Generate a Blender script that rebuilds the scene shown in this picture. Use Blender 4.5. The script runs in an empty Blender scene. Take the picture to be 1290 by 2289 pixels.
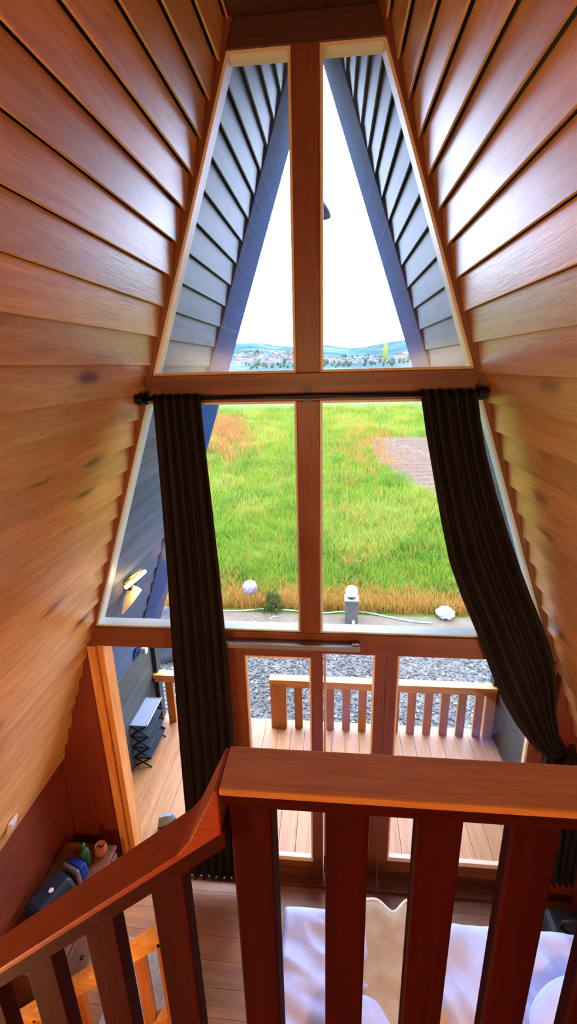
import bpy, bmesh, math, random
from mathutils import Vector, Matrix, noise
random.seed(7)
C = bpy.context.scene.collection
def S(r, g, b):
    f = lambda c: (c/255/12.92) if c/255 <= .04045 else ((c/255+.055)/1.055)**2.4
    return (f(r), f(g), f(b), 1)

def D(r, g, b, k=.36):
    c = S(r, g, b); return (c[0]*k, c[1]*k, c[2]*k, 1)

# ------------------------------------------------------------------ materials
MATS = {}
def newmat(name):
    m = bpy.data.materials.new(name); m.use_nodes = True
    nt = m.node_tree; b = nt.nodes['Principled BSDF']
    MATS[name] = m
    return m, nt, b, nt.links.new
def mixc(nt, fac, a, b, blend='MIX'):
    n = nt.nodes.new('ShaderNodeMix'); n.data_type = 'RGBA'; n.blend_type = blend
    for s, v in ((n.inputs[0], fac), (n.inputs[6], a), (n.inputs[7], b)):
        if isinstance(v, (tuple, float, int)): s.default_value = v
        else: nt.links.new(v, s)
    return n.outputs[2]
def coords(nt, scale=(1, 1, 1)):
    t = nt.nodes.new('ShaderNodeTexCoord'); mp = nt.nodes.new('ShaderNodeMapping')
    mp.inputs['Scale'].default_value = scale
    nt.links.new(t.outputs['Object'], mp.inputs[0]); return mp.outputs[0]
def noise_n(nt, vec, scale, detail=4, rough=.55, dist=0):
    n = nt.nodes.new('ShaderNodeTexNoise'); n.inputs['Scale'].default_value = scale
    n.inputs['Detail'].default_value = detail; n.inputs['Roughness'].default_value = rough
    n.inputs['Distortion'].default_value = dist
    nt.links.new(vec, n.inputs['Vector']); return n.outputs['Fac']
def ramp(nt, fac, stops):
    r = nt.nodes.new('ShaderNodeValToRGB'); e = r.color_ramp.elements
    while len(e) < len(stops): e.new(.5)
    for i, (p, c) in enumerate(stops): e[i].position = p; e[i].color = c
    nt.links.new(fac, r.inputs[0]); return r.outputs[0]
def bump(nt, b, h, strength=.2, dist=.01):
    n = nt.nodes.new('ShaderNodeBump'); n.inputs['Strength'].default_value = strength
    n.inputs['Distance'].default_value = dist
    nt.links.new(h, n.inputs['Height']); nt.links.new(n.outputs[0], b.inputs['Normal'])
def plain(name, col, rough=.5, metal=0, spec=.5):
    m, nt, b, L = newmat(name)
    b.inputs['Base Color'].default_value = col; b.inputs['Roughness'].default_value = rough
    b.inputs['Metallic'].default_value = metal; b.inputs['Specular IOR Level'].default_value = spec
    return m
def wood(name, dark, light, axis='Y', rough=.4, knots=0., island=.0, knotcol=S(70, 35, 18), spec=.5, grain=1.):
    m, nt, b, L = newmat(name)
    k = {'X': (.5, 7, 7), 'Y': (7, .5, 7), 'Z': (7, 7, .5)}[axis]
    v = coords(nt, k)
    geo = nt.nodes.new('ShaderNodeNewGeometry')
    if island:
        add = nt.nodes.new('ShaderNodeVectorMath'); add.operation = 'ADD'
        sc = nt.nodes.new('ShaderNodeVectorMath'); sc.operation = 'SCALE'
        comb = nt.nodes.new('ShaderNodeCombineXYZ')
        for i in range(3): L(geo.outputs['Random Per Island'], comb.inputs[i])
        L(comb.outputs[0], sc.inputs[0]); sc.inputs['Scale'].default_value = 53.
        L(v, add.inputs[0]); L(sc.outputs[0], add.inputs[1]); v = add.outputs[0]
    n1 = noise_n(nt, v, 3.2*grain, 6, .6, .6)
    n2 = noise_n(nt, v, 16*grain, 4, .6)
    col = ramp(nt, n1, [(.32, dark), (.68, light)])
    fine = ramp(nt, n2, [(.35, (.72, .70, .68, 1)), (.6, (1, 1, 1, 1))])
    col = mixc(nt, .7, col, fine, 'MULTIPLY')
    if island:
        tint = ramp(nt, geo.outputs['Random Per Island'], [(0, (1-island, 1-island*1.05, 1-island*1.1, 1)), (1, (1+island*.6, 1+island*.6, 1+island*.6, 1))])
        col = mixc(nt, 1., col, tint, 'MULTIPLY')
    if knots:
        kv = coords(nt, {'X': (1.6, 5, 5), 'Y': (5, 1.6, 5), 'Z': (5, 5, 1.6)}[axis])
        vo = nt.nodes.new('ShaderNodeTexVoronoi'); vo.inputs['Scale'].default_value = 1.0
        L(kv, vo.inputs['Vector'])
        n3 = noise_n(nt, kv, 9, 3)
        sub = nt.nodes.new('ShaderNodeMath'); sub.operation = 'MULTIPLY_ADD'
        L(n3, sub.inputs[0]); sub.inputs[1].default_value = .16; L(vo.outputs['Distance'], sub.inputs[2])
        kf = ramp(nt, sub.outputs[0], [(.15, (knots,)*3+(1,)), (.30, (0, 0, 0, 1))])
        col = mixc(nt, kf, col, knotcol)
    L(col, b.inputs['Base Color']); b.inputs['Roughness'].default_value = rough
    b.inputs['Specular IOR Level'].default_value = spec
    bump(nt, b, n2, .15, .004)
    return m
def fabric(name, c1, c2, scale=60, rough=.9, b_str=.3):
    m, nt, b, L = newmat(name)
    v = coords(nt); n = noise_n(nt, v, scale, 3)
    L(ramp(nt, n, [(.3, c1), (.7, c2)]), b.inputs['Base Color'])
    b.inputs['Roughness'].default_value = rough; b.inputs['Specular IOR Level'].default_value = .2
    bump(nt, b, n, b_str, .003); return m
def emit(name, col, strength):
    m, nt, b, L = newmat(name)
    b.inputs['Base Color'].default_value = col
    b.inputs['Emission Color'].default_value = col; b.inputs['Emission Strength'].default_value = strength
    return m
def glass(name, gloss=.045):
    m, nt, b, L = newmat(name)
    nt.nodes.remove(b)
    t = nt.nodes.new('ShaderNodeBsdfTransparent'); g = nt.nodes.new('ShaderNodeBsdfGlossy')
    g.inputs['Roughness'].default_value = .01
    t.inputs['Color'].default_value = (.97, .985, .98, 1)
    x = nt.nodes.new('ShaderNodeMixShader'); lw = nt.nodes.new('ShaderNodeLayerWeight'); lw.inputs[0].default_value = .12
    mt = nt.nodes.new('ShaderNodeMath'); mt.operation = 'MULTIPLY_ADD'
    L(lw.outputs['Facing'], mt.inputs[0]); mt.inputs[1].default_value = .3; mt.inputs[2].default_value = gloss
    L(mt.outputs[0], x.inputs[0]); L(t.outputs[0], x.inputs[1]); L(g.outputs[0], x.inputs[2])
    L(x.outputs[0], nt.nodes['Material Output'].inputs[0]); return m

M_plank = wood('plank_wood', S(192, 134, 70), S(222, 168, 102), 'Y', .30, .95, .20, S(104, 56, 26), .6)
M_soffit = wood('soffit_wood', S(44, 64, 90), S(72, 96, 126), 'Y', .5, .7, .16, S(22, 34, 50), spec=.3)  # grey stain, with the blue of sky glare mixed into the colour
M_deckwall = wood('deck_wall_wood', S(48, 50, 46), S(66, 68, 62), 'Y', .6, 0, .1)
M_soffit_trim = wood('fascia_wood', S(26, 58, 98), S(36, 74, 118), 'Z', .8, spec=.08)  # edging boards carry the same painted-in glare blue
M_frameX = wood('frame_wood_rail', S(98, 46, 18), S(120, 62, 28), 'X', .42)
M_frameZ = wood('frame_wood_stile', S(98, 46, 18), S(120, 62, 28), 'Z', .42)
M_panel = wood('corner_wood', S(96, 30, 10), S(116, 42, 16), 'Z', .5)  # panel wood darkened, the corner's shade is in the colour
M_railX = wood('rail_wood', S(168, 112, 58), S(190, 134, 76), 'X', .65, spec=.2)  # railing wood as daylight brightens the cap top
M_railZ = wood('baluster_wood', S(46, 6, 3), S(60, 10, 5), 'Z', .8, spec=.06)  # slats made near black red, their room-side shade put into the colour
M_railD = wood('sub_rail_wood', S(46, 6, 3), S(60, 10, 5), 'X', .8, spec=.06)  # shaded copy of the cap wood for its front face
M_pineX = wood('pine_rail', S(196, 130, 58), S(226, 168, 92), 'X', .5)
M_pineZ = wood('pine_baluster', S(166, 94, 36), S(190, 118, 52), 'Z', .5)
M_deck = wood('deck_wood', S(186, 122, 70), S(210, 148, 92), 'Y', .45, 0, .07)
M_floor = wood('floor_wood', S(140, 90, 54), S(166, 112, 70), 'X', .4, 0, .08)
M_bead = plain('pale_bead', S(214, 190, 160), .4)
M_beadgrey = plain('grey_bead', S(196, 200, 190), .4)
M_glass = glass('window_glass')
M_black = plain('black_metal', S(14, 13, 13), .35, .4)
M_blackmat = plain('black_matte', S(18, 17, 18), .6)
M_steel = plain('brushed_steel', S(150, 158, 168), .35, .8)
M_white = plain('white_plastic', S(225, 225, 222), .4)
M_cream = plain('cream_plastic', S(226, 214, 188), .4)
M_curtain = fabric('curtain_cloth', S(17, 9, 6), S(27, 15, 9), 120, .75)
M_duvet = fabric('duvet_cotton', S(176, 184, 222), S(188, 194, 230), 20, .85, .1)
M_throw = fabric('throw_plush', S(158, 138, 110), S(184, 164, 134), 9, .95, .5)
M_trimw = fabric('throw_trim', S(226, 222, 208), S(236, 232, 220), 50)
M_bedwood = wood('bed_wood', S(90, 50, 28), S(120, 70, 40), 'X', .5)
M_rugg = fabric('rug_wool', S(140, 138, 134), S(168, 166, 160), 40)

# ------------------------------------------------------------------ mesh helpers
class MB:
    def __init__(s): s.v, s.f, s.m = [], [], []
    def add(s, vs, fs, mi=0):
        o = len(s.v); s.v += [tuple(p) for p in vs]; s.f += [[i+o for i in f] for f in fs]; s.m += [mi]*len(fs); return s
    def box(s, x0, x1, y0, y1, z0, z1, mi=0):
        return s.add([(x, y, z) for x in (x0, x1) for y in (y0, y1) for z in (z0, z1)],
                     [(0, 1, 3, 2), (4, 6, 7, 5), (0, 4, 5, 1), (2, 3, 7, 6), (0, 2, 6, 4), (1, 5, 7, 3)], mi)
    def prism(s, poly, y0, y1, mi=0, axis='Y'):
        n = len(poly)
        P = (lambda a, b, t: (a, t, b)) if axis == 'Y' else ((lambda a, b, t: (t, a, b)) if axis == 'X' else (lambda a, b, t: (a, b, t)))
        vs = [P(a, b, y0) for a, b in poly] + [P(a, b, y1) for a, b in poly]
        fs = [list(range(n))[::-1], list(range(n, 2*n))] + [[i, (i+1) % n, n+(i+1) % n, n+i] for i in range(n)]
        return s.add(vs, fs, mi)
    def tube(s, pts, r, seg=8, mi=0, caps=True):
        pts = [Vector(p) for p in pts]; n = len(pts); rs = r if isinstance(r, (list, tuple)) else [r]*n
        vs = []; up = None
        for i, p in enumerate(pts):
            d = (pts[min(i+1, n-1)]-pts[max(i-1, 0)]).normalized()
            if up is None or abs(up.dot(d)) > .95: up = Vector((0, 0, 1)) if abs(d.z) < .9 else Vector((1, 0, 0))
            a = d.cross(up).normalized(); b = a.cross(d).normalized(); up = b
            for k in range(seg):
                t = 2*math.pi*k/seg; vs.append(p+(a*math.cos(t)+b*math.sin(t))*rs[i])
        fs = [[i*seg+k, i*seg+(k+1) % seg, (i+1)*seg+(k+1) % seg, (i+1)*seg+k] for i in range(n-1) for k in range(seg)]
        if caps: fs += [list(range(seg))[::-1], [(n-1)*seg+k for k in range(seg)]]
        return s.add(vs, fs, mi)
    def lathe(s, prof, c=(0, 0, 0), seg=24, mi=0):
        vs = [(c[0]+r*math.cos(2*math.pi*k/seg), c[1]+r*math.sin(2*math.pi*k/seg), c[2]+z) for r, z in prof for k in range(seg)]
        n = len(prof)
        fs = [[i*seg+k, i*seg+(k+1) % seg, (i+1)*seg+(k+1) % seg, (i+1)*seg+k] for i in range(n-1) for k in range(seg)]
        return s.add(vs, fs, mi)
    def build(s, name, mats, parent=None, bevel=0, smooth=False, loc=None, sub=0, solid=0):
        me = bpy.data.meshes.new(name); me.from_pydata(s.v, [], s.f)
        for m in (mats if isinstance(mats, (list, tuple)) else [mats]): me.materials.append(m)
        for p, mi in zip(me.polygons, s.m): p.material_index = mi; p.use_smooth = smooth
        bm = bmesh.new(); bm.from_mesh(me); bmesh.ops.recalc_face_normals(bm, faces=bm.faces); bm.to_mesh(me); bm.free()
        o = bpy.data.objects.new(name, me); C.objects.link(o)
        if parent:
            o.parent = parent
            o.matrix_parent_inverse = Matrix.Translation(parent.location).inverted() if parent.type == 'EMPTY' else Matrix()
        if loc: o.location = loc
        if solid:
            md = o.modifiers.new('solid', 'SOLIDIFY'); md.thickness = solid; md.offset = 0
        if sub:
            md = o.modifiers.new('sub', 'SUBSURF'); md.levels = sub; md.render_levels = sub
        if bevel:
            md = o.modifiers.new('bev', 'BEVEL'); md.width = bevel; md.segments = 2; md.limit_method = 'ANGLE'
        return o
def tag(o, label=None, cat=None, group=None, kind=None):
    if label: o['label'] = label
    if cat: o['category'] = cat
    if group: o['group'] = group
    if kind: o['kind'] = kind
    return o
def empty(name, loc, label, cat, group=None, kind=None):
    o = bpy.data.objects.new(name, None); C.objects.link(o); o.location = loc; o.empty_display_size = .1
    return tag(o, label, cat, group, kind)
def struct(o, label, cat): return tag(o, label, cat, None, 'structure')

# ------------------------------------------------------------------ the A-frame
def hw(z): return 1.45+.358*(2.145-z)          # half width of the plank lining at height z
def hg(z): return .351+.359*(5.10-z)           # half width of the glazing at height z
KNEE = 1.85; CEIL = 5.215
YB = -6.2                                       # back of the house
def lap_wall(mb, sgn, y0, y1, pitch, phase, zlo, zhi, lap=.027, th=.010):
    z = phase
    while z > zlo: z -= pitch
    while z < zhi-.01:
        za, zb = max(z, zlo), min(z+pitch*1.03, zhi)
        xa = hw(za)-lap; xb = hw(zb)-.002
        poly = [(sgn*xa, za), (sgn*xb, zb), (sgn*(xb+th), zb), (sgn*(xa+th), za)]
        mb.prism(poly, y0, y1)
        z += pitch
for sgn, side, ph in ((-1, 'left', 4.488), (1, 'right', 4.426)):
    mb = MB()
    lap_wall(mb, sgn, YB, -.055, .1425 if sgn < 0 else .1455, ph, 1.06, CEIL+.03)
    w = mb.build('wall_'+side, M_plank, bevel=.002)
    struct(w, 'sloping %s-side wall of lapped varnished planks' % side, 'wall')
    # plain boarded knee wall below the slope
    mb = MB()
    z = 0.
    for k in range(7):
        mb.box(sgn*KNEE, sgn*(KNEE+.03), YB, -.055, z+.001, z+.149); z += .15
    o = mb.build('knee_wall', wood('knee_wood_'+side, S(112, 40, 14), S(134, 54, 22), 'Y', .5, 0, .06), bevel=.003)  # knee boards darkened, shade of the unlit corner is in the colour
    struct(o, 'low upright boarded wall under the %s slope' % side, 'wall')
    # roof slab behind the boards, from back of the house to the eave
    mb = MB()
    a = [(sgn*(hw(z_)+.03), z_) for z_ in (1.0, 6.13)]
    mb.prism([a[0], a[1], (a[1][0]+sgn*.2, a[1][1]+.1), (a[0][0]+sgn*.2, a[0][1]+.02)], YB-.1, 1.66)
    mb.prism([(sgn*(KNEE+.04), -.4), (sgn*(KNEE+.04), 1.05), (sgn*(KNEE+.2), 1.0), (sgn*(KNEE+.2), -.4)], YB-.1, 1.66)
    o = mb.build('roof_'+side, plain('roof_shell_'+side, S(60, 62, 66), .7))
    struct(o, 'steep outer roof slope over the %s wall' % side, 'roof')
    # overhang lining
    mb = MB()
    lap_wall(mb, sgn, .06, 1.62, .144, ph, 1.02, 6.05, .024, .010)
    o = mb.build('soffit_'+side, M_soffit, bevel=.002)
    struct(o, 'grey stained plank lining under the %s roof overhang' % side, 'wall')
    mb = MB(); zz = -.05
    for k in range(7): mb.box(sgn*(hw(1.05)-.015), sgn*(KNEE+.03), .06, 1.62, zz, zz+.148); zz += .153
    o = mb.build('deck_wall_'+side, M_deckwall, bevel=.003)
    struct(o, 'low dark grey boarded wall along the %s edge of the deck' % side, 'wall')
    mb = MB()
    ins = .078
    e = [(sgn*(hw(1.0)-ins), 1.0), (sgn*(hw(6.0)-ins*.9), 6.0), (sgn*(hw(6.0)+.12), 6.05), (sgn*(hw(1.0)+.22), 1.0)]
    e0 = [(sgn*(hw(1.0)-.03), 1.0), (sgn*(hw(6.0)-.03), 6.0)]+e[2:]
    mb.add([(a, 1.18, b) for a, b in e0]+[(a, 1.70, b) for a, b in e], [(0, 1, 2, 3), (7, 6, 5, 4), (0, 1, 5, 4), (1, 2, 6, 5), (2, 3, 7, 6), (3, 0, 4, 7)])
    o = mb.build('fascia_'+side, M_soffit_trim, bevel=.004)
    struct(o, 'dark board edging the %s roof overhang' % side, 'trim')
    mb = MB(); mb.box(sgn*(hw(1.0)-ins), sgn*(KNEE+.2), 1.60, 1.70, -.4, 1.0)
    o = mb.build('eave_post_'+side, wood('eave_post_wood_'+side, S(28, 26, 26), S(40, 38, 36), 'Z', .7), bevel=.004)
    struct(o, 'short black post under the %s eave at the deck corner' % side, 'trim')
    # rake board of the glazed gable
    zt = 5.215
    mb = MB()
    z0 = .0
    mb.prism([(sgn*hg(2.02), 2.02), (sgn*hg(zt), zt), (sgn*(hw(zt)+.01), zt), (sgn*(hw(2.02)+.01), 2.02)], -.065, .06)
    o = mb.build('trim_1' if sgn < 0 else 'trim_2', M_frameZ, bevel=.004)
    struct(o, 'dark sloping frame board along the %s edge of the glazed gable' % side, 'trim')

# ceiling, floor, back wall
mb = MB(); mb.box(-.5, .5, YB, .05, CEIL, CEIL+.08)
struct(mb.build('ceiling', wood('ceiling_wood', S(60, 28, 14), S(76, 38, 20), 'Y', .5)), 'narrow flat wooden ceiling strip under the ridge', 'ceiling')
mb = MB()
x = -1.85
yy = YB
while yy < .0:
    mb.box(-1.95, 1.95, yy, min(yy+.138, .06), -.06, 0); yy += .14
struct(mb.build('floor', M_floor), 'brown laminate floor of the room below', 'floor')
mb = MB(); mb.prism([(-2.0, -.1), (2.0, -.1), (2.0, 1.1), (hw(5.3)+.02, 5.3), (-hw(5.3)-.02, 5.3), (-2.0, 1.1)], YB-.05, YB)
struct(mb.build('wall_back', M_plank), 'plain wooden wall behind the loft', 'wall')
mb = MB(); mb.box(-.05, 1.46, -6.15, -1.90, 2.02, 2.16); mb.box(-1.46, -.05, -6.15, -2.9, 2.02, 2.16)
o = mb.build('floor_loft', M_floor, bevel=.003); struct(o, 'wooden loft floor behind the balustrade', 'floor')

# gable: header, mullion, transoms, lower panels
def trim(n, mb, mat, label, bev=.004):
    return struct(mb.build('trim_%d' % n, mat, bevel=bev), label, 'trim')
mb = MB(); M_header = wood('header_wood', S(62, 26, 12), S(78, 36, 18), 'X', .5)
mb.prism([(-hg(5.10)-.005, 5.10), (hg(5.10)+.005, 5.10), (hg(CEIL), CEIL), (-hg(CEIL), CEIL)], -.05, .055)
trim(3, mb, M_header, 'dark header board over the top panes')
mb = MB(); mb.box(-.064, .064, -.06, .06, 3.72, 5.10)
trim(4, mb, M_frameZ, 'upper middle post between the two tall top panes')
mb = MB(); mb.box(-.064, .060, -.06, .06, 2.16, 3.575)
trim(5, mb, M_frameZ, 'lower middle post between the two panes of the field')
mb = MB(); mb.box(-hg(3.65)+.0, hg(3.65), -.062, .062, 3.575, 3.72)
trim(6, mb, M_frameX, 'upper cross beam behind the curtain rod')
mb = MB(); mb.box(-hg(2.09)-.02, hg(2.09)+.02, -.062, .062, 2.02, 2.16)
trim(7, mb, M_frameX, 'lower cross beam above the doorway')
# corner infill panels beside the door opening
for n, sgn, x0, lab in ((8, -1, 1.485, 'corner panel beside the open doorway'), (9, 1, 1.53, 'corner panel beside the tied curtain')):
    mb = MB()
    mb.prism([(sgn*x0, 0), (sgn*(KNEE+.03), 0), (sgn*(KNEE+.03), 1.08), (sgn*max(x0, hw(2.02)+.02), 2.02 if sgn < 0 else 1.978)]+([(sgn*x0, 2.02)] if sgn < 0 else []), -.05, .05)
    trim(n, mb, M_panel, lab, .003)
mb = MB(); mb.box(-1.485, -1.43, -.07, .07, 0, 2.02); mb.box(-1.425, -1.385, -.05, .07, 0, 2.02)
trim(10, mb, wood('jamb_wood', S(196, 120, 54), S(222, 150, 76), 'Z', .4), 'light orange jamb of the open doorway')  # brighter copy of the frame wood, light on the edges painted in

def inset(poly, d):
    cx = sum(p[0] for p in poly)/len(poly); n = len(poly); out = []
    for i in range(n):
        p0, p1, p2 = Vector(poly[i-1]), Vector(poly[i]), Vector(poly[(i+1) % n])
        e1 = (p1-p0).normalized(); e2 = (p2-p1).normalized()
        n1 = Vector((-e1.y, e1.x)); n2 = Vector((-e2.y, e2.x))
        k = n1+n2; k = k/(1+n1.dot(n2)); out.append(tuple(p1+k*d))
    return out
def ring(mb, poly, d, y0, y1, mi=0):            # frame of width d running round a polygon (counter-clockwise in x,z)
    q = inset(poly, d); n = len(poly)
    for i in range(n):
        j = (i+1) % n
        mb.prism([poly[i], poly[j], q[j], q[i]], y0, y1, mi)
def pane(name, poly, bead, matb, label, yb=(-.045, .045), bw=.014):
    r = empty(name, (sum(p[0] for p in poly)/len(poly), 0, min(p[1] for p in poly)), label, 'window', None, 'structure')
    mb = MB(); ring(mb, poly, bw, *yb); mb.build('bead', matb, r)
    mb = MB(); mb.prism(inset(poly, bw*.6), -.004, .004); mb.build('pane', M_glass, r)
    return r
g1, g2 = hg(3.72), hg(5.10)
pane('window_1', [(-g1, 3.72), (-.064, 3.72), (-.064, 5.10), (-g2, 5.10)], .014, M_bead, 'tall top pane to the left of the middle post')
pane('window_2', [(.064, 3.72), (g1, 3.72), (g2, 5.10), (.064, 5.10)], .014, M_bead, 'tall top pane to the right of the middle post')
g1, g2 = hg(2.16), hg(3.575)
pane('window_3', [(-g1, 2.16), (-.064, 2.16), (-.064, 3.575), (-g2, 3.575)], .014, M_beadgrey, 'big pane behind the straight hanging curtain', bw=.013)
pane('window_4', [(.060, 2.16), (g1, 2.16), (g2, 3.575), (.060, 3.575)], .014, M_beadgrey, 'big pane behind the swept back curtain', bw=.013)

# sliding door leaves
def leaf(n, x0, x1, sl, sr, top, yb, label):
    r = empty('door_%d' % n, ((x0+x1)/2, yb, .03), label, 'door', None, 'structure')
    mb = MB(); mb.box(x0, x0+sl, yb-.022, yb+.022, .03, 2.015); mb.build('stile', M_frameZ, r, .004)
    mb = MB(); mb.box(x1-sr, x1, yb-.022, yb+.022, .03, 2.015); mb.build('stile', M_frameZ, r, .004)
    mb = MB(); mb.box(x0+sl, x1-sr, yb-.02, yb+.02, .03, .195); mb.box(x0+sl, x1-sr, yb-.028, yb-.018, .10, .12); mb.build('rail', M_frameX, r, .004)
    mb = MB(); mb.box(x0+sl, x1-sr, yb-.02, yb+.02, top, 2.015); mb.build('rail', M_frameX, r, .004)
    P = [(x0+sl, .195), (x1-sr, .195), (x1-sr, top), (x0+sl, top)]
    mb = MB(); ring(mb, P, .012, yb-.016, yb+.016); mb.box(x0+sl, x1-sr, yb-.018, yb+.014, .195, .232); mb.build('bead', M_bead, r)
    mb = MB(); mb.prism(inset(P, .006), yb-.003, yb+.003); mb.build('pane', M_glass, r)
leaf(1, -.545, .075, .115, .075, 1.975, -.025, 'glazed door leaf beside the straight hanging curtain')
leaf(2, .078, .478, .004, .068, 1.995, .025, 'narrow glazed door leaf in the middle of the gable')
leaf(3, .482, 1.525, .07, .1, 1.99, .025, 'wide glazed door leaf next to the tied curtain')
mb = MB(); mb.box(-1.48, 1.53, -.10, .06, .0, .028)
struct(mb.build('door_sill', M_bedwood, bevel=.004), 'dark threshold under the glazed doors', 'sill')

# door track cover
r = empty('door_track', (-.1, -.07, 2.09), 'grey metal sliding door track on the lower cross beam', 'track')
mb = MB(); mb.box(-.56, .305, -.115, -.064, 2.075, 2.112); mb.build('track_body', M_steel, r, .004)
mb = MB(); mb.box(.255, .30, -.105, -.064, 2.113, 2.121); mb.build('end_stop', M_steel, r)

# ------------------------------------------------------------------ curtains and rod
def lerp_tab(tab, t):
    n = len(tab)-1; i = min(int(t*n), n-1); f = t*n-i
    return [a+(b-a)*f for a, b in zip(tab[i], tab[i+1])]
def curtain(name, tabL, tabR, y, pleats, amp, parent, rows=60, cols=56, ampf=lambda t: 1):
    mb = MB(); vs = []
    for i in range(rows+1):
        t = i/rows; a = lerp_tab(tabL, t); b = lerp_tab(tabR, t)
        for j in range(cols+1):
            u = j/cols
            px = a[0]+(b[0]-a[0])*u; pz = a[1]+(b[1]-a[1])*u
            ph = u*pleats*2*math.pi+.8*math.sin(t*3+u*5)
            vs.append((px, y+amp*ampf(t)*(math.sin(ph)+.25*math.sin(2.3*ph+1)), pz+.004*math.sin(ph)))
    w = cols+1
    mb.add(vs, [(i*w+j, i*w+j+1, (i+1)*w+j+1, (i+1)*w+j) for i in range(rows) for j in range(cols)])
    return mb.build(name, M_curtain, parent, smooth=True, solid=.004)
r = empty('curtain', (-.7, -.12, .08), 'dark brown curtain hanging straight beside the open doorway', 'curtain')
curtain('cloth', [(-.825, 3.625), (-.84, 3.1), (-.855, 2.6), (-.88, 2.03), (-.905, 1.2), (-.92, .5), (-.935, .07)],
        [(-.562, 3.625), (-.545, 3.1), (-.53, 2.6), (-.522, 2.03), (-.52, 1.2), (-.54, .5), (-.56, .07)], -.135, 6, .019, r)
r = empty('curtain', (1.5, -.12, 1.3), 'dark brown curtain swept aside and tied back near the wall', 'curtain')
Lr = [(.567, 3.625), (.612, 3.40), (.663, 3.18), (.72, 2.93), (.783, 2.685), (.868, 2.47), (.968, 2.25), (1.07, 2.0), (1.177, 1.762), (1.272, 1.60), (1.373, 1.467), (1.46, 1.385), (1.545, 1.33)]
Rr = [(.836, 3.625), (.868, 3.47), (.906, 3.32), (.98, 3.10), (1.068, 2.877), (1.16, 2.66), (1.248, 2.471), (1.335, 2.29), (1.406, 2.123), (1.45, 1.95), (1.475, 1.75), (1.52, 1.56), (1.60, 1.425)]
curtain('cloth', Lr, Rr, -.145, 6, .022, r, 80, 60, lambda t: 1-.35*t)
tl = curtain('cloth_tail', [(1.52, 1.345), (1.515, 1.25), (1.56, 1.05), (1.60, .8), (1.62, .32)], [(1.665, 1.43), (1.70, 1.28), (1.76, 1.05), (1.78, .8), (1.79, .32)], -.15, 4, .022, r, 40, 40)
mb = MB(); mb.tube([(1.53+.075*math.cos(a)*.75, -.15+.05*math.sin(a), 1.375+.045*math.cos(a)) for a in [k*math.pi/12 for k in range(25)]], .014, 8)
mb.build('tieback', M_curtain, r, smooth=True)

r = empty('curtain_rod', (0, -.14, 3.6), 'black curtain rod with ribbed end caps across the gable', 'curtain rod')
RY, RZ = -.135, 3.605
mb = MB(); mb.tube([(-.875, RY, RZ), (.85, RY, RZ)], .013, 12); mb.build('rod', M_black, r, smooth=True)
for s, xe in ((-1, -.875), (1, .85)):
    mb = MB()
    for k in range(4):
        mb.tube([(xe+s*k*.012, RY, RZ), (xe+s*(k*.012+.008), RY, RZ)], .034 if k < 3 else .028, 16)
    mb.tube([(xe, RY, RZ), (xe+s*.05, RY, RZ)], .02, 12); mb.build('finial', M_black, r)
for bx in (-.90, 0, .875):
    mb = MB(); mb.box(bx-.012, bx+.012, RY, -.062, RZ-.012, RZ+.012); mb.box(bx-.02, bx+.02, -.075, -.062, RZ-.035, RZ+.04)
    mb.build('bracket', M_black, r)

# ------------------------------------------------------------------ loft balustrade
r = empty('loft_balustrade', (.6, -1.94, 2.16), 'dark wooden balustrade with a broad flat cap along the loft edge', 'balustrade')
mb = MB(); mb.box(-.06, 1.16, -1.985, -1.886, 3.034, 3.05); mb.build('cap_rail', M_railX, r, .004)
mb = MB(); mb.box(-.055, 1.16, -1.98, -1.89, 3.005, 3.034); mb.build('sub_rail', M_railD, r, .003)  # front of the cap as its own strip, coloured as shade
mb = MB(); mb.box(-.047, .03, -1.972, -1.90, 2.16, 3.01); mb.build('post', M_railZ, r, .004)
k = 0
x = .126
while x < 1.12:
    mb = MB(); mb.box(x, x+.078, -1.966, -1.926, 2.16, 3.01); mb.build('baluster', M_railZ, r, .003); x += .162
r = empty('stair_balustrade', (-.6, -1.94, 1.6), 'reddish stair handrail with slats sloping down from the loft corner', 'balustrade')
sl = .875
def slope_box(mb, x0, x1, zt0, th, y0, y1, xr=-.05):
    z = lambda x: zt0+sl*(x-xr)
    mb.prism([(x0, z(x0)-th), (x1, z(x1)-th), (x1, z(x1)), (x0, z(x0))], y0, y1)
zt = lambda x: 2.972+.88*(x+.05)
mb = MB(); mb.prism([(-1.55, zt(-1.55)-.018), (-.062, zt(-.062)-.018), (-.062, 3.045), (-.068, 3.045), (-.125, zt(-.125)+.012), (-.15, zt(-.15)), (-1.55, zt(-1.55))], -1.985, -1.886); mb.build('handrail', wood('handrail_wood', S(124, 46, 12), S(146, 60, 20), 'X', .6, spec=.25), r, .004)
mb = MB(); mb.prism([(-1.55, zt(-1.55)-.062), (-.056, zt(-.056)-.062), (-.056, zt(-.056)-.018), (-1.55, zt(-1.55)-.018)], -1.98, -1.89); mb.build('sub_rail', M_railD, r, .003)  # handrail side as its own strip, shade put into its colour
x = -.152
for k in range(9):
    xa, xb = x-.072, x
    z = lambda q: zt(q)-.055
    mb = MB(); mb.prism([(xa, z(xa)-.86), (xb, z(xb)-.86), (xb, z(xb)), (xa, z(xa))], -1.966, -1.926); mb.build('baluster', M_railZ, r, .003)
    x -= .162
mb = MB(); slope_box(mb, -1.6, -.05, 2.13, .2, -1.975, -1.93); mb.build('stringer', M_railX, r, .004)

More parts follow.
